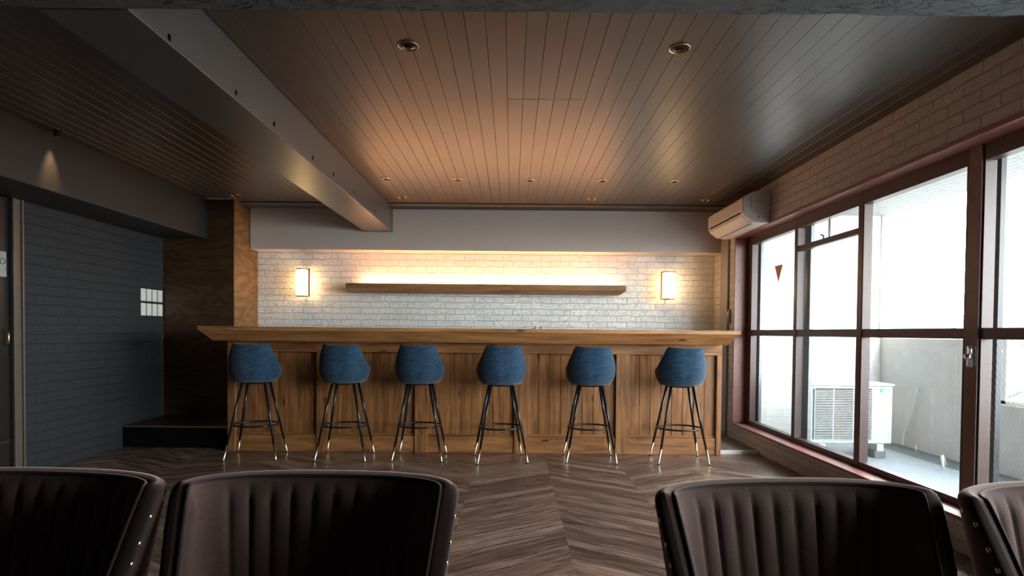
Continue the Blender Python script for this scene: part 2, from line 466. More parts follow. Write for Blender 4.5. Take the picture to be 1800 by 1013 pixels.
# ------------------------------------------------------------------ room shell
struct(MB().box(WL - .2, WR + .3, YN - .2, 5.20, -.12, 0).build('floor', M['floor']), 'dark brown chevron plank floor', 'floor')
bf = struct(MB().box(-2.40, WR, 5.20, YB, -.12, 0.03).build('floor', M['bar_floor']), 'slightly raised grey brown floor behind the bar counter', 'floor')
bf.name = 'floor_bar'
struct(MB().box(WL, -2.40, 5.20, YW, -.12, 0).build('floor_left', M['floor']), 'dark plank floor under the black step', 'floor')
struct(MB().box(1.905, WR - .002, 5.180, 5.199, 0.001, 0.034).build('trim_1', M['white_plastic']), 'white edging strip of the raised floor beside the bar counter', 'trim')

# ceiling with V grooves between narrow boards
def ceiling():
    mb = MB(); prof = []
    s = 0.0891; x = 0.05 - s * math.ceil((0.05 - WL) / s)
    xs = []
    while x < WR + s:
        xs.append(x); x += s
    g = 0.0016
    prof.append((WL - .1, CZ))
    for x in xs:
        if x - g <= WL - .1 or x + g >= WR + .1: continue
        prof += [(x - g, CZ), (x, CZ + 0.003), (x + g, CZ)]
    prof.append((WR + .1, CZ))
    up = CZ + 0.12
    for (y0, y1) in ((YN - .1, 3.297), (3.303, YB)):
        A = [mb.bm.verts.new((p[0], y0, p[1])) for p in prof]; B = [mb.bm.verts.new((p[0], y1, p[1])) for p in prof]
        for i in range(len(prof) - 1): mb.bm.faces.new((A[i], B[i], B[i+1], A[i+1]))
    mb.box(WL - .1, WR + .1, 3.290, 3.310, CZ + 0.004, CZ + .02)
    mb.box(WL - .1, WR + .1, YN - .1, YB, CZ + 0.02, up)
    return mb.build('ceiling', M['ceiling'], recalc=False)
cl = ceiling()
struct(cl, 'dark satin ceiling of narrow grooved boards', 'ceiling')
struct(MB().box(-1.308, WR - .003, 5.97, 6.228, CZ - .012, CZ - .001).build('trim_2', M['ceiling_trim'], bevel=.002), 'flat dark border board where ceiling meets the grey soffit', 'trim')
struct(MB().box(-2.868, -1.622, 5.97, 6.228, CZ - .012, CZ - .001).build('trim_3', M['ceiling_trim'], bevel=.002), 'flat dark ceiling border board left of the steel beam', 'trim')

struct(MB().box(-2.90, WR + .2, YB, YB + .15, 0, CZ + .1).build('wall_back', M['white_brick']), 'white painted brick wall behind the bar')
struct(MB().box(-2.868, WR - .002, 6.23, YB - .001, 1.982, CZ - .001).build('soffit', M['soffit'], bevel=.003), 'plain grey boxed soffit above the white brick wall', 'soffit')
bpy.data.objects['soffit'].name = 'wall_soffit'
struct(MB().box(WL - .2, WL, 4.098, YB + .15, -.1, CZ + .1).build('wall_left', M['grey_brick']), 'charcoal painted brick wall on the left')
struct(MB().box(WL - .2, WL, YN, 3.18, -.1, CZ + .1).build('wall_left_near', M['grey_brick']), 'charcoal painted brick wall nearer than the doorway')
struct(MB().box(WL - .2, WL, 3.18, 4.097, 2.035, CZ + .1).build('wall_left_lintel', M['grey_brick']), 'charcoal wall piece above the left doorway')
struct(MB().box(WL - .2, WR + .4, YN - .15, YN, -.1, CZ + .1).build('wall_near', M['grey_brick']), 'dark wall behind the camera')
struct(MB().box(WL - .40, WL - .25, 3.0, 4.4, -.1, CZ).build('wall_left_behind_door', M['black']), 'black space behind the left door')  # unseen backing added to stop sky light leaking past the door
# stained plywood partition on the left of the bar
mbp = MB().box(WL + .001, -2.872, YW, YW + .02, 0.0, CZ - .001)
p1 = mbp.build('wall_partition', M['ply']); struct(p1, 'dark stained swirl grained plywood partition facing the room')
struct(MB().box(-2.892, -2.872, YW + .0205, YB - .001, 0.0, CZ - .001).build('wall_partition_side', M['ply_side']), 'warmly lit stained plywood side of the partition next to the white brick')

# right wall: brick with a long window opening
mb = MB()
mb.box(WR, WR + .2, WIN1, YB + .15, -.1, CZ + .1)
mb.box(WR, WR + .2, YN, WIN0, -.1, CZ + .1)
mb.box(WR, WR + .2, WIN0, WIN1, -.1, SILL - .02)
mb.box(WR, WR + .2, WIN0, WIN1, HEAD + .02, CZ + .1)
struct(mb.build('wall_right', M['side_brick']), 'greige painted brick wall around the long window')
# maroon lining boards of the opening
struct(MB().box(WR - .012, WR + .205, WIN0, WIN1 - .001, SILL - .0195, SILL).build('windowsill_right', M['maroon'], bevel=.002), 'maroon painted window sill board', 'windowsill').name = 'trim_4'
struct(MB().box(WR - .008, WR + .2, WIN1 - .02, WIN1 - .001, SILL + .001, HEAD - .001).build('trim_5', M['maroon'], bevel=.002), 'maroon jamb board at the far end of the window', 'trim')
struct(MB().box(WR - .012, WR + .205, WIN0, WIN1 - .001, HEAD, HEAD + .0195).build('trim_6', M['maroon'], bevel=.002), 'maroon head board above the windows', 'trim')
struct(MB().box(WR - .008, WR + .2, WIN0 + .001, WIN0 + .02, SILL + .001, HEAD - .001).build('trim_7', M['maroon'], bevel=.002), 'maroon jamb board at the near end of the window', 'trim')
# pipe casing between brick corner and jamb
pc = MB().box(WR - .022, WR - .001, 5.985, 6.19, 0.032, CZ - .001).build('trim_8', M['pipe_paint'], bevel=.003)
struct(pc, 'smooth mauve grey casing strip on the brick beside the window', 'trim')
hg = empty('cable_latch', (WR, 5.945, 1.28))
MB().box(-.016, -.001, -.016, .016, -.075, .075).build('plate', M['pipe_paint'], hg, bevel=.003)
MB().tube([(-.022, 0, -.06), (-.022, 0, .06)], .007, 10).build('rod', M['chrome'], hg, smooth=True)
tag(hg, 'small metal latch on the wall strip between bar end and window', 'latch')

# ------------------------------------------------------------------ windows
def window(n, y0, y1, lab, interior_l=0.05, interior_r=0.05, transom=False, wired=True, double=False):
    """frame between y0 (near) and y1 (far)"""
    w = empty('window_%d' % n, (0, 0, 0)); tag(w, lab, 'window', kind='structure')
    a, b = GX, GX + .06
    top, bot = HEAD - .001, SILL + .001
    m = MB()
    m.box(a, b, y0, y0 + interior_l, bot, top); m.box(a, b, y1 - interior_r, y1, bot, top)
    m.box(a, b, y0 + interior_l, y1 - interior_r, bot, bot + .04)
    m.box(a, b, y0 + interior_l, y1 - interior_r, top - .085, top)
    m.box(a + .004, b - .012, y0 + interior_l, y1 - interior_r, 1.085, 1.143)
    if transom: m.box(a + .004, b - .012, y0 + interior_l, y1 - interior_r, 1.80, 1.845)
    m.build('window_frame', M['maroon' if False else 'frame_dark'], w, bevel=.002)
    # outward cheeks of the dark posts, daylight painted on as a redder colour
    c = MB().box(a + .002, b + .002, y0 + 0.0005 - .006, y0 - .0005, bot + .0, top)
    if not double: c.build('post_cheek', M['maroon'], w, label='maroon painted side of the window post')
    else: c.bm.free()
    ya, yb = y0 + interior_l, y1 - interior_r
    g = MB().box(a + .050, a + .054, ya - .002, yb + .002, bot + .04 - .002, 1.087); g.build('lower_pane', M['wire_glass' if wired else 'glass'], w)
    if transom:
        MB().box(a + .050, a + .054, ya - .002, yb + .002, 1.141, 1.802).build('upper_pane', M['glass'], w)
        MB().box(a + .050, a + .054, ya - .002, yb + .002, 1.843, top - .083).build('transom_pane', M['glass'], w)
    else:
        MB().box(a + .050, a + .054, ya - .002, yb + .002, 1.141, top - .083).build('upper_pane', M['glass'], w)
    return w
w1 = window(1, 4.80, 5.818, 'far fixed window with an orange triangle sticker', 0.045, 0.12, wired=False)
w2 = window(2, 3.90, 4.793, 'window with small transom pane showing the outdoor air unit', 0.055, 0.003, transom=True, wired=True)
w3 = window(3, 2.907, 3.893, 'large window with the grey balcony wall behind it', 0.11, 0.003, double=True)
w4 = window(4, 1.72, 2.903, 'nearest window at the right photo edge', 0.09, 0.003, double=True)
w5 = window(5, 0.23, 1.713, 'window beside the foreground chairs', 0.09, 0.003, double=True)
# reddish faces of the wide meeting stiles
for w, y in ((w3, 2.912), (w4, 1.722), (w5, .232)):
    MB().box(GX - .008, GX - .0005, y, y + .078, SILL + .002, HEAD - .003).build('meeting_stile', M['stile'], w, bevel=.002, label='reddish brown meeting stile')
# crescent lock on window 3
lk = MB(); lk.box(-.012, 0, -.018, .018, -.055, .055)
lko = lk.build('lock_plate', M['chrome'], w3, bevel=.004, loc=(GX - .009, 2.945, 0.995))
q = MB(); q.tube([(-.018, 0, 0.0), (-.020, -.018, .028), (-.024, -.012, .052)], [.008, .007, .006], 10); q.lathe([(0, -.014), (.016, -.012), (.018, 0), (.014, .012), (0, .014)], (-.02, 0, 0), 14)
q.build('crescent_lever', M['chrome'], lko, smooth=True)
# outer aluminium sash stiles seen through the panes
for w, ya, yb, mk in ((w1, 5.69, 5.80, 'alu'), (w2, 4.74, 4.90, 'alu'), (w4, 2.905, 2.99, 'alu_dark'), (w5, 1.715, 1.80, 'alu_dark')):
    MB().box(GX + .085, GX + .115, ya, yb, SILL + .0, HEAD - .005).build('outer_sash_stile', M[mk], w, bevel=.002, label='aluminium stile of the outer sash')
# transom catch and triangle sticker
tcn = MB().box(GX + .036, GX + .048, 4.385, 4.395, 1.846, 1.99); tcn.build('transom_stay', M['black_metal'], w2)
MB().tube([(GX + .03, 4.45, 1.846), (GX + .03, 4.45, 1.872), (GX + .012, 4.46, 1.884)], .006, 8).build('transom_catch', M['black_metal'], w2, smooth=True)
tri = MB().prism([(5.15, 1.735), (5.31, 1.735), (5.23, 1.575)], 'x', GX + .0485, GX + .0495)
tri.build('triangle_sticker', M['sticker'], w1, label='orange inverted triangle sticker on the pane')

# ------------------------------------------------------------------ balcony and outside
BX = 3.90
struct(MB().box(WR + .2, BX + .12, -4.5, 6.02, -.10, -.0).build('floor_balcony', M['balcony_floor']), 'grey coated balcony floor', 'floor')
struct(MB().box(BX - .24, BX - .001, -4.5, 6.0, .001, .004).build('trim_9', M['gutter']), 'dark drainage strip at the foot of the balcony wall', 'gutter')
mb = MB().box(BX, BX + .12, 4.62, 6.02, 0, 1.075).box(BX, BX + .12, -4.5, 4.62, 0, .56)
struct(mb.build('wall_balcony', M['parapet'], bevel=.006), 'pale painted balcony parapet wall outside')
struct(MB().box(WR + .2, BX + .12, 6.02, 6.17, -.1, 2.6).build('wall_balcony_end', M['out_tile']), 'white tiled end wall of the balcony')
struct(MB().box(WR + .2, BX + .05, -4.5, 6.02, 2.36, 2.5).build('ceiling_balcony', M['out_ceiling']), 'grey ribbed balcony ceiling outside', 'ceiling')
struct(MB().box(BX - .02, BX + .06, 6.0, 6.06, 1.076, 2.36).build('trim_10', M['out_tile']), 'thin tiled edge of the balcony end wall', 'trim')
M['rail_white'] = plain('pale_railing_paint', (0.85, 0.85, 0.84), 0.5, nscale=30, var=0.02)
# braced railing above the low parapet
rl = empty('balcony_railing', (BX + .06, 3.6, .56)); tag(rl, 'pale metal balcony railing with diagonal braces outside the nearest window', 'railing')
for yy in (0.965, -0.17, -1.37, -2.6):
    MB().box(-.03, .03, yy - .05, yy + .05, 0, .56).build('post', M['rail_white'], rl, bevel=.003)
MB().box(-.03, .03, -4.2, 1.02, .56, .60).build('top_rail', M['rail_white'], rl, bevel=.003)
MB().box(-.03, .03, -4.2, 1.02, .0005, .03).build('bottom_rail', M['rail_white'], rl, bevel=.003)
for y0 in (-.13, -1.30):
    for (za, zb, r_) in ((.52, .06, .008), (.06, .52, .024)):
        MB().tube([(0, y0 + 1.04, za), (0, y0, zb)], r_, 8).build('brace', M['rail_white'], rl)
# waste pipe on the balcony wall
hp = MB().tube([(BX - .03, 5.40, .60), (BX - .03, 5.50, .30), (BX - .05, 5.57, .13), (BX - .10, 5.50, .03)], .012, 10).build('drain_hose', M['out_white'], smooth=True)
tag(hp, 'thin white hose running down the balcony wall beside the outdoor unit', 'hose')
hp2 = MB().tube([(BX - .42, 4.56, .02), (BX - .40, 4.60, .13)], .012, 10).build('hose_stub', M['out_white'], smooth=True)
tag(hp2, 'short white pipe stub standing on the balcony floor', 'pipe')

# outdoor condenser unit
ac = empty('outdoor_air_conditioner', (2.66, 5.08, 0)); tag(ac, 'white outdoor air conditioner unit with louvred grille on the balcony', 'air conditioner')
UW, UD, UZ0, UZ1 = .76, .28, .125, .665
MB().box(0, UW, .012, UD, UZ0, UZ1 - .02).build('casing', M['out_white'], ac, bevel=.012, seg=3)
MB().box(-.006, UW + .006, -.004, UD + .006, UZ1 - .019, UZ1).build('lid', M['out_white'], ac, bevel=.006)
m = MB(); m.box(.05, .57, .006, .0115, UZ0 + .035, UZ1 - .045); m.build('fan_recess', M['black'], ac)  # black sheet, paints the shade of the recess behind the grille
m = MB()
for k in range(30):
    z = UZ0 + .04 + k * .0151
    m.box(.05, .57, -.006, .004, z, z + .006)
for x in (.05, .22, .40, .565): m.box(x, x + .006, -.004, .0055, UZ0 + .035, UZ1 - .045)
m.build('front_grille', M['out_white'], ac)
m = MB()
for k in range(9): m.box(-.010, -.0005, .04, UD - .03, UZ0 + .04 + k * .054, UZ0 + .065 + k * .054)
m.build('side_louvre', M['out_white'], ac)
MB().prism([(.645, UZ1 - .045), (.685, UZ1 - .045), (.65, UZ1 - .085)], 'y', .008, .0115).build('brand_triangle', M['blue_mark'], ac, label='blue triangle mark')
m = MB(); m.box(.70, .745, .008, .0115, UZ1 - .052, UZ1 - .045); m.box(.715, .745, .008, .0115, UZ1 - .075, UZ1 - .058); m.build('rating_mark', M['green_mark'], ac)
for x in (.08, .60):
    MB().box(x, x + .10, 0, UD + .02, 0.001, .060).build('foot_block', M['out_grey'], ac, bevel=.005)
    MB().box(x + .02, x + .08, .0, UD + .02, .0605, UZ0 - .0005).build('foot_bracket', M['out_white'], ac, bevel=.003)

# distant buildings
def building(x, y, w, d, ztop, mk, lab, rows, cols):
    b = empty('distant_building', (x, y, -30)); tag(b, lab, 'building', 'distant buildings beyond the balcony')
    H = ztop + 30
    MB().box(0, w, 0, d, 0, H).build('facade', M[mk], b)
    m = MB()
    for r_ in range(rows):
        z = H - 2.2 - r_ * 3.4
        m.box(.6, w - .6, -.08, -.001, z - 1.3, z)
    m.build('window_band', M['bldg_glass'], b)
    MB().box(w * .3, w * .6, d * .2, d * .7, H, H + 1.8).build('roof_box', M[mk], b)
building(90, 96, 26, 14, 7.5, 'bldg', 'pale blue grey tower block faint beyond the nearest window', 9, 6)
building(74, 105, 7, 12, 3.2, 'bldg_b', 'faint pale building seen low through the third window', 8, 4)
building(86, 128, 14, 12, 5.2, 'bldg_b', 'faint wide building behind the low pale one', 8, 4)
building(60, 100, 6, 10, 1.9, 'bldg_b', 'faint small building low beside the tiled wall edge', 8, 4)

# ------------------------------------------------------------------ beams
struct(MB().box(-1.62, -1.31, 1.952, 6.229, 2.18, CZ - .001).build('beam', M['beam'], bevel=.004), 'grey painted beam running from the room to the soffit', 'beam').name = 'trim_11'
bo = bpy.data.objects['trim_11']
for x, y, z in ((0, 2.18, 2.205), (0, 2.70, 2.215), (0, 3.13, 2.225), (0, 3.73, 2.225), (0, 4.165, 2.235), (0, 4.69, 2.235), (0, 5.41, 2.235)):
    h = MB(); n = 12
    h.prism([(y + .011 * math.cos(2*PI*k/n), z + .014 * math.sin(2*PI*k/n)) for k in range(n)], 'x', -1.3095, -1.308)
    h.build('bolt_hole', M['black'], bo, label='black bolt hole')
struct(MB().box(WL + .001, -3.14, YN + .01, YW - .001, 2.03, CZ - .001).build('trim_12', M['left_beam'], bevel=.004), 'dim grey boxed beam along the left wall', 'beam')
# near concrete beam, rough on its lower edge
def rough_beam():
    mb = MB(); nx = 420; P = []
    rnd = random.Random(3)
    import mathutils
    for i in range(nx + 1):
        x = WL + (WR - WL) * i / nx
        row = []
        j = mathutils.noise.noise((x * 9, 0, 0)) * .0015 + mathutils.noise.noise((x * 31, 2, 0)) * .0015
        chip = max(0, mathutils.noise.noise((x * 5, 7, 1)) - .25) * .025
        for (y, z) in ((1.45, CZ - .001), (1.45, 2.18), (1.60, 2.18), (1.75, 2.18), (1.89, 2.18), (1.943 - chip, 2.18 + abs(j)), (1.948 - chip * .4, 2.20 + abs(j)), (1.95, 2.25), (1.95, CZ - .001)):
            row.append((x, y, z + (mathutils.noise.noise((x * 14, y * 14, 3)) * .0015 if z < 2.3 else 0)))
        P.append(row)
    V = mb.grid(P)
    mb.bm.faces.new(V[0]); mb.bm.faces.new(V[-1][::-1])
    return mb.build('trim_13', M['concrete'])
struct(rough_beam(), 'rough chipped concrete beam crossing just above the view', 'beam')

# ------------------------------------------------------------------ left: doorway, step, switches
struct(MB().box(WL + .0005, WL + .020, 4.168, 4.183, 0.001, 2.055).box(WL + .0005, WL + .016, 4.098, 4.114, 0.001, 2.04).box(WL + .0005, WL + .006, 4.114, 4.168, 0.001, 2.04)
       .box(WL + .0005, WL + .012, 3.15, 4.183, 2.036, 2.062).box(WL + .0005, WL + .012, 3.15, 3.18, 0.001, 2.035).build('trim_14', M['casing'], bevel=.002), 'tan ribbed casing around the left doorway', 'door frame')
d1 = empty('door_1', (WL - .02, 3.2, 0)); tag(d1, 'dark door at the left photo edge', 'door', kind='structure')
MB().box(-.04, 0, .002, .893, 0.002, 2.03).build('door_leaf', M['door_dark'], d1, bevel=.003)
MB().tube([(.012, .855, .98), (.03, .855, .99), (.03, .855, 1.07), (.012, .855, 1.08)], .008, 10).build('door_handle', M['brass'], d1, smooth=True, label='brass handle')
MB().box(.0005, .004, .002, .893, .275, .285).build('brass_strip', M['brass'], d1)
nt_ = MB().box(WL - .0195, WL - .0175, 3.86, 4.075, 1.46, 1.64).build('paper_notice', M['paper'])
tag(nt_, 'small grey paper notice on the dark door', 'notice')
MB().tube([(WL - .0170, 4.045 + .02*math.cos(a*PI/8), 1.57 + .02*math.sin(a*PI/8)) for a in range(16)], .002, 6, closed=True).build('printed_ring', M['black'], nt_)

st = empty('step_platform', (-3.0, 5.5, 0)); tag(st, 'low black step with thin brass nosing left of the bar counter', 'step')
MB().box(WL + 3.0 + .002, .425, -.25, .368, .001, .185).build('riser', M['black'], st)
MB().box(WL + 3.0 + .002, .425, -.26, .368, .1855, .205).build('tread', M['door_dark'], st, bevel=.002)
MB().box(WL + 3.0 + .002, .425, -.264, -.2605, .190, .2045).build('nosing', M['brass'], st, label='brass nosing strip')

sw = empty('light_switch', (WL, 5.565, 1.43))
MB().box(.0005, .011, -.035, .035, -.060, .060).build('cover_plate', M['white_plastic'], sw, bevel=.003)
for k in range(3): MB().box(.0112, .014, -.020, .020, -.045 + k * .031, -.017 + k * .031).build('rocker', M['white_plastic'], sw, bevel=.002)
tags = ['leftmost', 'second from the left', 'third from the left', 'rightmost']
first = True
for r_, (z, rn) in enumerate(((1.432, 'upper'), (1.290, 'lower'))):
    for k in range(4):
        o = sw if first else copy_tree(sw)
        first = False
        o.location = (WL, 5.545 + k * .088, z)
        tag(o, 'white wall switch plate, %s in the %s row of four' % (tags[k], rn), 'light switch', 'white switch plates on the charcoal wall')

# ------------------------------------------------------------------ bar counter
CL, CR, CY = -2.57, 1.90, 5.135
ct = empty('bar_counter', (0, CY, 0)); tag(ct, 'long brown oak bar counter with beadboard panels behind the blue stools', 'bar counter')
stiles = [(-2.555, -2.50), (-1.765, -1.65), (-.875, -.755), (.025, .145), (.945, 1.065), (1.855, CR)]
MB().box(CL, CR, .062, .12, 0, 1.0).build('carcass', M['counter'], ct)
# end panels
MB().box(CL - .0, CL + .014, -.001, .0615, 0, 1.0).build('end_panel', M['counter'], ct, bevel=.002)
for a, b in stiles: MB().box(a, b, 0, .0615, 0, .905).build('stile', M['counter'], ct, bevel=.003)
MB().box(CL + .0145, CR, -.001, .0615, .9055, .998).build('top_rail', M['counter_h'], ct, bevel=.003)
prev = None
for i in range(len(stiles) - 1):
    a, b = stiles[i][1] + .0006, stiles[i+1][0] - .0006
    MB().box(a, b, .012, .0612, 0, .150).build('bottom_rail', M['counter_h'], ct, bevel=.004)
    m = MB(); n = 8; wd = (b - a) / n
    for k in range(n):
        x0 = a + k * wd
        m.prism([(x0, .0612), (x0, .046), (x0 + .004, .040), (x0 + wd - .004, .040), (x0 + wd, .046), (x0 + wd, .0612)], 'z', .1505, .905)
    m.build('beadboard_panel', M['counter'], ct)
    MB().box(a, b, .026, .0605, .1503, .168).build('panel_moulding', M['counter_h'], ct, bevel=.006, seg=3)
# top: square nosing then a chamfer running back under
tp = MB()
TY = 4.86; TL, TR = -2.69, 1.955
z1, z2, z3 = 1.128, 1.095, 1.0025
def ring(x0, x1, y, z): return [(x0, y, z), (x1, y, z), (x1, 5.52, z), (x0, 5.52, z)]
levels = [ring(TL, TR, TY, z1), ring(TL, TR, TY, z2), ring(TL + .006, TR - .012, TY + .012, z2 - .002), ring(TL + .08, TR - .07, TY + .10, z3)]
VV = [[tp.bm.verts.new(p) for p in L_] for L_ in levels]
for A, B in zip(VV, VV[1:]):
    for k in range(4): tp.bm.faces.new((A[k], A[(k+1) % 4], B[(k+1) % 4], B[k]))
tp.bm.faces.new(VV[0]); tp.bm.faces.new(VV[-1][::-1])
cto = tp.build('countertop', M['top_wood'], bevel=.002); tag(cto, 'thick brown wooden bar top with chamfered underside on the counter', 'countertop')

# tap tips just above the bar top
for i, (x, h, lean, lab) in enumerate(((.205, 1.150, .010, 'shortest black tap tip just above the bar top, leftmost of three'), (.239, 1.166, -.003, 'middle black tap tip just above the bar top'), (.292, 1.166, .004, 'rightmost black tap tip just above the bar top'))):
    y = 5.90
    t = empty('tap', (x, y, .03)); tag(t, lab, 'tap', 'black tap tips behind the bar')
    MB().tube([(0, 0, .80), (0, 0, 1.0), (lean * .3, 0, h - .10), (lean, 0, h - .035)], [.007, .006, .005, .0045], 10).build('lever', M['black_metal'], t, smooth=True)
    MB().lathe([(0, 0.795), (.020, 0.795), (.020, .815), (.009, .83), (0, .83)]).build('base', M['black_metal'], t)
# work counter behind the bar which the taps stand on
wc = empty('back_work_counter', (.2, 5.95, .03)); tag(wc, 'plain work counter hidden behind the bar holding the taps', 'work counter')
MB().box(-1.2, 1.2, -.2, .25, .77, .7945).build('worktop', M['chrome'], wc, bevel=.003)
MB().box(-1.15, 1.15, -.16, .22, 0.001, .7695).build('cabinet', M['door_dark'], wc)

# ------------------------------------------------------------------ floating shelf and LED
sx0, sx1 = -1.815, 1.235
sh = empty('wall_shelf', (0, YB, 1.57)); tag(sh, 'long brown wooden floating shelf glowing along its top on the white brick wall', 'shelf')
m = MB()
def rg(x0, x1, y, z): return [(x0, y, z), (x1, y, z), (x1, -.001, z), (x0, -.001, z)]
L4 = [rg(sx0, sx1, -.235, .048), rg(sx0, sx1, -.235, -.012), rg(sx0 + .02, sx1 - .05, -.205, -.048)]
V4 = [[m.bm.verts.new(p) for p in q] for q in L4]
for A, B in zip(V4, V4[1:]):
    for k in range(4): m.bm.faces.new((A[k], A[(k+1) % 4], B[(k+1) % 4], B[k]))
m.bm.faces.new(V4[0]); m.bm.faces.new(V4[-1][::-1])
m.build('shelf_board', M['shelf_wood'], sh, bevel=.002)
MB().box(-1.70, 1.17, -.070, -.045, .0485, .056).build('light_strip', M['led'], sh, label='glowing warm light strip')

# ------------------------------------------------------------------ wall sconces
def sconce(x, z, lab, flip):
    s = empty('wall_sconce', (x, YB, z)); tag(s, lab, 'wall lamp', 'brass wall sconces on the white brick')
    MB().box(-.03, .03, -.012, -.001, -.14, .14).build('back_plate', M['brass'], s, bevel=.003)
    for zz in (-.148, .148):
        m = MB().box(-.008, .008, -.19, -.012, zz - .004, zz + .004)
        m.lathe([(0, -.005), (.068, -.005), (.068, .005), (0, .005)], (0, -.13, zz), 28)
        m.box(min(0, -.082 * flip), max(0, -.082 * flip), -.140, -.120, zz - .0055, zz + .0055)
        m.build('arm', M['bronze'], s)
    MB().box(-.076 * flip - .0065, -.076 * flip + .0065, -.142, -.118, -.155, .155).build('side_bar', M['bronze'], s)
    MB().lathe([(0, -.140), (.062, -.140), (.062, .140), (0, .140)], (0, -.13, 0), 32).build('glass_shade', M['opal'], s, smooth=False, label='glowing opal glass cylinder')
sconce(-2.325, 1.625, 'lit brass wall sconce with opal cylinder left of the long shelf', -1)
sconce(1.722, 1.628, 'lit brass wall sconce with opal cylinder right of the long shelf', 1)

# ------------------------------------------------------------------ downlights
def downlight():
    d = empty('downlight', (0, 0, CZ))
    MB().lathe([(.045, -.0005), (.050, -.0005), (.050, -.003), (.046, -.005), (.044, -.0005)], seg=28).build('rim', M['brass'], d, smooth=True)
    m = MB(); m.lathe([(.0445, -.001), (.034, -.0016), (.018, -.006), (0, -.009)], seg=28); m.build('reflector', M['dark_mirror'], d, smooth=True)
    MB().lathe([(.010, -.0085), (.014, -.0095), (.016, -.0075)], seg=20).build('lamp_ring', M['black'], d, smooth=True)
    return d
DL = [(-.50, 2.70, 'left one of the two large downlights nearest the camera'), (.775, 2.70, 'right one of the two large downlights nearest the camera'),
      (-1.12, 5.03, 'leftmost in the row of five ceiling downlights'), (-.49, 5.03, 'second from the left in the row of five ceiling downlights'), (.145, 5.03, 'middle in the row of five ceiling downlights'),
      (.78, 5.03, 'fourth from the left in the row of five ceiling downlights'), (1.41, 5.03, 'rightmost in the row of five ceiling downlights'),
      (-1.11, 5.72, 'downlight near the soffit just right of the beam'), (.785, 5.72, 'downlight near the soffit in front of the shelf right end'), (1.92, 5.72, 'downlight near the soffit by the wall air conditioner'),
      (-2.77, 5.70, 'downlight near the wood partition left of the beam')]
proto = downlight()
for i, (x, y, lab) in enumerate(DL):
    o = proto if i == 0 else copy_tree(proto)
    o.location = (x, y, CZ - .0005); o.scale = (1, 1, 1) if i < 2 else (.92, .92, 1)
    tag(o, 'unlit round ' + lab if 'downlight' in lab else lab, 'downlight', 'recessed ceiling downlights')
# the lit spotlight that scallops the left beam
sl = empty('spotlight', (-3.085, 3.88, CZ)); tag(sl, 'lit spotlight above the warm scallop on the left beam', 'spotlight')
MB().lathe([(.016, -.001), (.024, -.001), (.024, -.045), (.016, -.045)], seg=24).build('housing', M['black_metal'], sl)
MB().lathe([(0, -.004), (.010, -.004)], seg=20).build('lens', M['bulb'], sl)
ld = bpy.data.lights.new('spot', 'SPOT'); ld.energy = 9; ld.color = (1, .62, .3); ld.spot_size = R(44); ld.spot_blend = 1.0; ld.shadow_soft_size = .015
lo = bpy.data.objects.new('spot_beam', ld); COL.objects.link(lo); lo.parent = sl; lo.location = (0, 0, -.045); lo.rotation_euler = (0, R(7), 0)

# ------------------------------------------------------------------ indoor air conditioner
ia = empty('wall_air_conditioner', (WR, 5.06, 2.38)); tag(ia, 'cream split air conditioner mounted on the brick wall above the window corner', 'air conditioner')
prof = [(-.001, -.012), (-.135, -.012), (-.170, -.020), (-.232, -.058), (-.240, -.085), (-.240, -.195), (-.225, -.232), (-.150, -.285), (-.09, -.292), (-.001, -.292)]
MB().prism(prof, 'y', 0, .90).build('body', M['ac_beige'], ia, bevel=.006, seg=3)
MB().prism([(-.2405, -.070), (-.246, -.075), (-.246, -.180), (-.2405, -.185)], 'y', .012, .888).build('front_panel', M['ac_beige'], ia, bevel=.003)
MB().box(-.2455, -.2405, .06, .84, -.203, -.190).build('intake_groove', M['dark_gap'], ia)
m = MB().prism([(-.2335, -.226), (-.236, -.228), (-.150, -.2925), (-.148, -.2895)], 'y', .05, .85); m.build('louvre_flap', M['ac_beige'], ia)
MB().box(-.152, -.146, .05, .85, -.296, -.2925).build('louvre_gap', M['dark_gap'], ia)
m = MB()
for (y0, y1, z0, z1) in ((-.135, -.075, -.075, -.072), (-.135, -.075, -.105, -.102), (-.175, -.172, -.17, -.06)):
    m.box(y0, y1, -.0015, -.0002, z0, z1)
m.build('side_marking', M['dark_gap'], ia)
MB().tube([(-.10, -.004, -.24), (-.10, -.0002, -.24)], .009, 14).build('side_screw', M['pipe_paint'], ia)

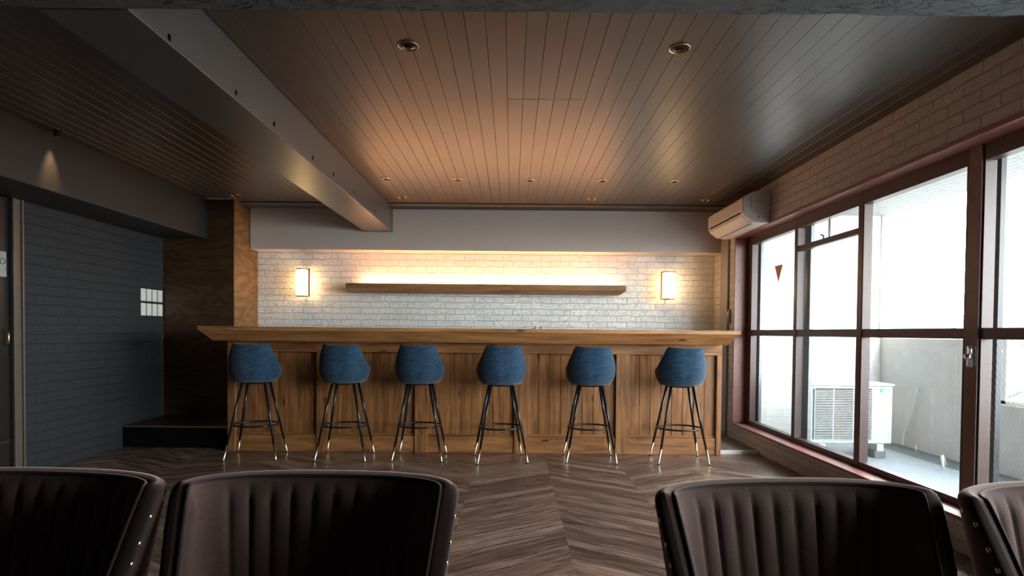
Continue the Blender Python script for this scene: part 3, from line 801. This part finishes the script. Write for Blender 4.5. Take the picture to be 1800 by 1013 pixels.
# ------------------------------------------------------------------ bar stools
def make_stool():
    root = empty('bar_stool', (0, 0, 0))
    # shell: front of the stool faces +y (the bar)
    def ztop(a):
        a = abs(a)
        if a <= 44: return .987 - .010 * math.cos(R(a / 44 * 90)) ** 2
        if a <= 90: return .987 - .195 * (math.sin(R(a)) - math.sin(R(44))) / (1 - math.sin(R(44))) 
        return .792 - .065 * (a - 90) / 35
    def rad(a, s):   # s 0..1 from underside rim to top
        rm = .208 + .010 * math.sin(R(min(abs(a), 90)) * 2)
        prof_ = [(0, .80), (.12, .93), (.25, 1.0), (.4, 1.02), (.7, 1.0), (1, .97)]
        for (s0, k0), (s1, k1) in zip(prof_, prof_[1:]):
            if s <= s1: return rm * (k0 + (k1 - k0) * (s - s0) / (s1 - s0))
        return rm * .97
    P = []
    nA = 48; angs = [-125 + 250 * i / nA for i in range(nA + 1)]
    for a in angs:
        row = []
        dx, dy = math.sin(R(a)), -math.cos(R(a))
        for (f, z) in ((0.0, .652), (.35, .652), (.62, .654)):
            row.append((dx * .2 * f, dy * .2 * f, z))
        zt = ztop(a)
        for k in range(11):
            s = k / 10
            z = .660 + (zt - .660) * s
            ss = (z - .66) / (.985 - .66)
            r_ = rad(a, ss)
            row.append((dx * r_, dy * r_, z))
        P.append(row)
    m = MB(); V = m.grid(P)
    # underside closes at the front between the two arm ends
    bmesh.ops.remove_doubles(m.bm, verts=m.bm.verts, dist=.0005)
    o = m.build('shell', M['blue'], root, smooth=True, recalc=False)
    so = o.modifiers.new('solid', 'SOLIDIFY'); so.thickness = .032; so.offset = -1; so.use_even_offset = False
    bv = o.modifiers.new('b', 'BEVEL'); bv.width = .010; bv.segments = 3; bv.angle_limit = R(50); bv.limit_method = 'ANGLE'
    # seat cushion
    m = MB(); m.lathe([(0, .6905), (.150, .6905), (.160, .702), (.160, .735), (.148, .75), (0, .757)], seg=32)
    m.build('seat_cushion', M['blue'], root, smooth=True)
    MB().lathe([(0, .640), (.10, .640), (.115, .6505), (0, .6505)], seg=24).build('seat_plate', M['black_metal'], root)
    for sx in (-1, 1):
        for sy in (-1, 1):
            top = Vector((sx * .092, sy * .075, .648)); bot = Vector((sx * .211, sy * .172, .004))
            k = .19
            mid = bot.lerp(top, k)
            lg = MB().tube([top, mid], [.0125, .0095], 12).build('leg', M['black_metal'], root, smooth=True)
            MB().tube([mid, bot.lerp(top, .012), bot], [.0098, .0072, .0072], 12).build('brass_tip', M['pale_brass'], lg, smooth=True, label='brass leg tip')
            MB().lathe([(0, 0), (.011, 0), (.011, .005), (0, .006)], (bot.x, bot.y, .0003), 14).build('foot_pad', M['black_metal'], lg)
    z = .285
    m = MB().tube([(.186 * math.cos(2*PI*k/48), .155 * math.sin(2*PI*k/48), z) for k in range(48)], .0078, 10, closed=True)
    m.build('foot_ring', M['black_metal'], root, smooth=True)
    return root
stool = make_stool()
SP = [(-2.205, 4.905, 7, 'blue fabric bar stool, the darkest one at the far left end of the bar'),
      (-1.435, 4.905, 1, 'blue fabric bar stool, second from the left along the bar'),
      (-.792, 4.925, 0, 'blue fabric bar stool, third from the left along the bar'),
      (-.092, 4.875, 8, 'blue fabric bar stool, fourth from the left, slightly turned'),
      (.677, 4.905, -1, 'blue fabric bar stool, second from the right along the bar'),
      (1.452, 4.905, -2, 'brightest blue fabric bar stool at the right end near the window')]
for i, (x, y, a, lab) in enumerate(SP):
    o = stool if i == 0 else copy_tree(stool)
    o.location = (x, y, 0); o.rotation_euler = (0, 0, R(a))
    tag(o, lab, 'bar stool', 'blue bar stools along the counter')

# ------------------------------------------------------------------ foreground velvet chairs (facing the camera)
def make_chair():
    root = empty('velvet_chair', (0, 0, 0))
    A, B, NN = .290, .125, 2.5
    T = .042
    stations = []
    # plan path from left arm front to right arm front; back centre at (0,0), front towards -y
    half = []
    for i in range(0, 61):
        t = R(90 * i / 60)
        half.append((A * math.sin(t) ** (2 / NN), -B * (1 - math.cos(t) ** (2 / NN))))
    for k in range(1, 13): half.append((A - .004 * k / 12, -B - .30 * k / 12))
    path = [(-x, y) for x, y in half[::-1]] + half[1:]
    # arc-length resample
    L = [0]
    for p, q in zip(path, path[1:]): L.append(L[-1] + math.hypot(q[0]-p[0], q[1]-p[1]))
    tot = L[-1]; n = 240; pts = []
    j = 0
    for i in range(n + 1):
        d = tot * i / n
        while j < len(L) - 2 and L[j+1] < d: j += 1
        f = (d - L[j]) / max(1e-9, L[j+1] - L[j])
        pts.append((path[j][0] + (path[j+1][0]-path[j][0])*f, path[j][1] + (path[j+1][1]-path[j][1])*f))
    def ztop(y):
        s = -y
        if s < .10: return .800 - .004 * (s / .10)
        if s < .19:
            t = (s - .10) / .09; t = t * t * (3 - 2 * t)
            return .796 - .186 * t
        return .610 - .02 * (s - .19) / .23
    Zb = .40
    def place(x, y, z):
        k = 1 - .17 * (.8 - z) / .2 * .55
        return (x * k, y * k - .20 * (.8 - z), z)
    outer, inner, edge, studs = [], [], [], []
    nz = 26
    SEAM = .0465; NS = 9
    for i, (x, y) in enumerate(pts):
        a = pts[max(0, i-1)]; b = pts[min(n, i+1)]
        tx, ty = b[0]-a[0], b[1]-a[1]; l = math.hypot(tx, ty); tx /= l; ty /= l
        nx_, ny_ = ty, -tx          # inward normal (towards the sitter)
        if nx_ * (-x) + ny_ * (-.3 - y) < 0: nx_, ny_ = -nx_, -ny_
        zt = ztop(y)
        d = tot * (i / n - .5)
        orow = [place(x, y, Zb + (zt - .02 - Zb) * k / nz) for k in range(nz + 1)]
        for k in range(1, 5):
            th = k / 4 * PI / 2
            orow.append(place(x + nx_ * (T/2) * (1 - math.cos(th)), y + ny_ * (T/2) * (1 - math.cos(th)), zt - .02 + .02 * math.sin(th)))
        outer.append(orow)
        # channels
        u = d / SEAM
        if abs(u) < NS / 2 + .001:
            ph = abs(math.sin(PI * (u - NS / 2)))
            dep = .0105 * (ph ** .42)
        else:
            e_ = min(1.0, (abs(u) - NS / 2) / .5)
            dep = .0105 * math.sin(e_ * PI / 2) ** .5
        irow = []
        for k in range(0, 5):
            th = PI / 2 * (1 - k / 4)
            q = T/2 * math.cos(th) + T/2
            irow.append(place(x + nx_ * q, y + ny_ * q, zt - .02 + .02 * math.sin(th)))
        for k in range(1, nz + 1):
            f = k / nz
            z = (zt - .02) + (Zb - zt + .02) * f
            dd = dep * min(1, (zt - z - .015) / .035) if zt - z > .015 else 0
            q = T + max(0, dd)
            irow.append(place(x + nx_ * q, y + ny_ * q, z))
        inner.append(irow)
        edge.append(place(x + nx_ * (T - .003), y + ny_ * (T - .003), zt - .006))
    m = MB(); m.grid(outer); oo = m.build('outer_shell', M['velvet_outer'], root, smooth=True)
    m = MB(); V = m.grid(inner)
    m.build('channel_back', M['velvet'], root, smooth=True)
    # arm front caps (rolled edge)
    for idx in (0, n):
        cols = outer[idx] + inner[idx]
        c0 = [Vector(p) for p in outer[idx]]; c1 = [Vector(p) for p in inner[idx][4:]][::-1]
        m = MB(); k = min(len(c0), len(c1))
        c1 = c1 + [c1[-1]] * (len(c0) - len(c1))
        mid = [(p + q) / 2 + Vector((0, -.016, 0)) for p, q in zip(c0, c1)]
        m.grid([c0, mid, c1]); m.build('arm_front', M['velvet'], root, smooth=True)
    m = MB().tube(edge, .0042, 8); m.build('piping', M['velvet_outer'], root, smooth=True)
    # brass nail heads under the outer rim, on both sides
    nh = None
    step = .036
    def nail(p, out):
        nonlocal nh
        m = MB(); m.lathe([(.0056, 0), (.0044, .0008), (.0020, .0013), (0, .0014)], seg=10)
        if nh is None:
            nh = m.build('nail_head', M['brass'], root, smooth=True); o = nh
        else:
            m.bm.free(); o = nh.copy(); COL.objects.link(o); o.parent = root
        o.location = p
        o.rotation_euler = Vector(out).to_track_quat('Z', 'Y').to_euler()
    acc = 0; last = None
    for i in range(n + 1):
        x, y = pts[i]
        zt = ztop(y)
        if y > -.055: last = None; continue
        p = Vector(place(x, y, zt - .030))
        q = Vector(place(x * 1.0, y, zt - .034))
        if last is not None: acc += (p - last).length
        last = p
        if acc >= step or i == 0:
            acc = 0
            sgn = 1 if x > 0 else -1
            a = pts[max(0, i-1)]; b = pts[min(n, i+1)]
            tv = Vector((b[0]-a[0], b[1]-a[1], 0)).normalized()
            out = Vector((tv.y, -tv.x, 0))
            if out.x * sgn < 0: out = -out
            nail(p - out * .0003, out)
    # seat
    m = MB()
    sp_ = []
    for k in range(40):
        t = 2*PI*k/40; c, s = math.cos(t), math.sin(t)
        sp_.append((abs(c)**.55 * (1 if c > 0 else -1), abs(s)**.55 * (1 if s > 0 else -1)))
    rows = []
    for (kx, z) in ((0.0, .470), (.7, .470), (.93, .462), (1.0, .440), (1.0, .385), (.95, .372), (0.0, .372)):
        rows.append([(.200 * kx * px_, -.320 + .215 * kx * py_, z) for px_, py_ in sp_])
    rows = [r_ + [r_[0]] for r_ in rows]
    m.grid(rows); bmesh.ops.remove_doubles(m.bm, verts=m.bm.verts, dist=.0001)
    m.build('seat_cushion', M['velvet'], root, smooth=True)
    for sx in (-1, 1):
        for (yt, yb) in ((-.48, -.52), (-.14, -.02)):
            MB().tube([(sx * .15, yt, .371), (sx * .21, yb, .001)], [.017, .010], 12).build('leg', M['black_metal'], root, smooth=True)
    return root
chair = make_chair()
CP = [(-.960, 1.235, -4, 'dark brown velvet chair at the left photo edge, brass nail heads on its side'),
      (-.389, 1.235, 0, 'dark brown channel-backed velvet chair in front of the left stools'),
      (.553, 1.205, 4, 'brown channel-backed velvet chair lit by the window on its left inner side'),
      (1.135, 1.205, 6, 'brown velvet chair cut off by the right photo edge under the window')]
for i, (x, y, a, lab) in enumerate(CP):
    o = chair if i == 0 else copy_tree(chair)
    o.location = (x, y, 0); o.rotation_euler = (0, 0, R(a))
    tag(o, lab, 'chair', 'brown velvet chairs in the foreground')
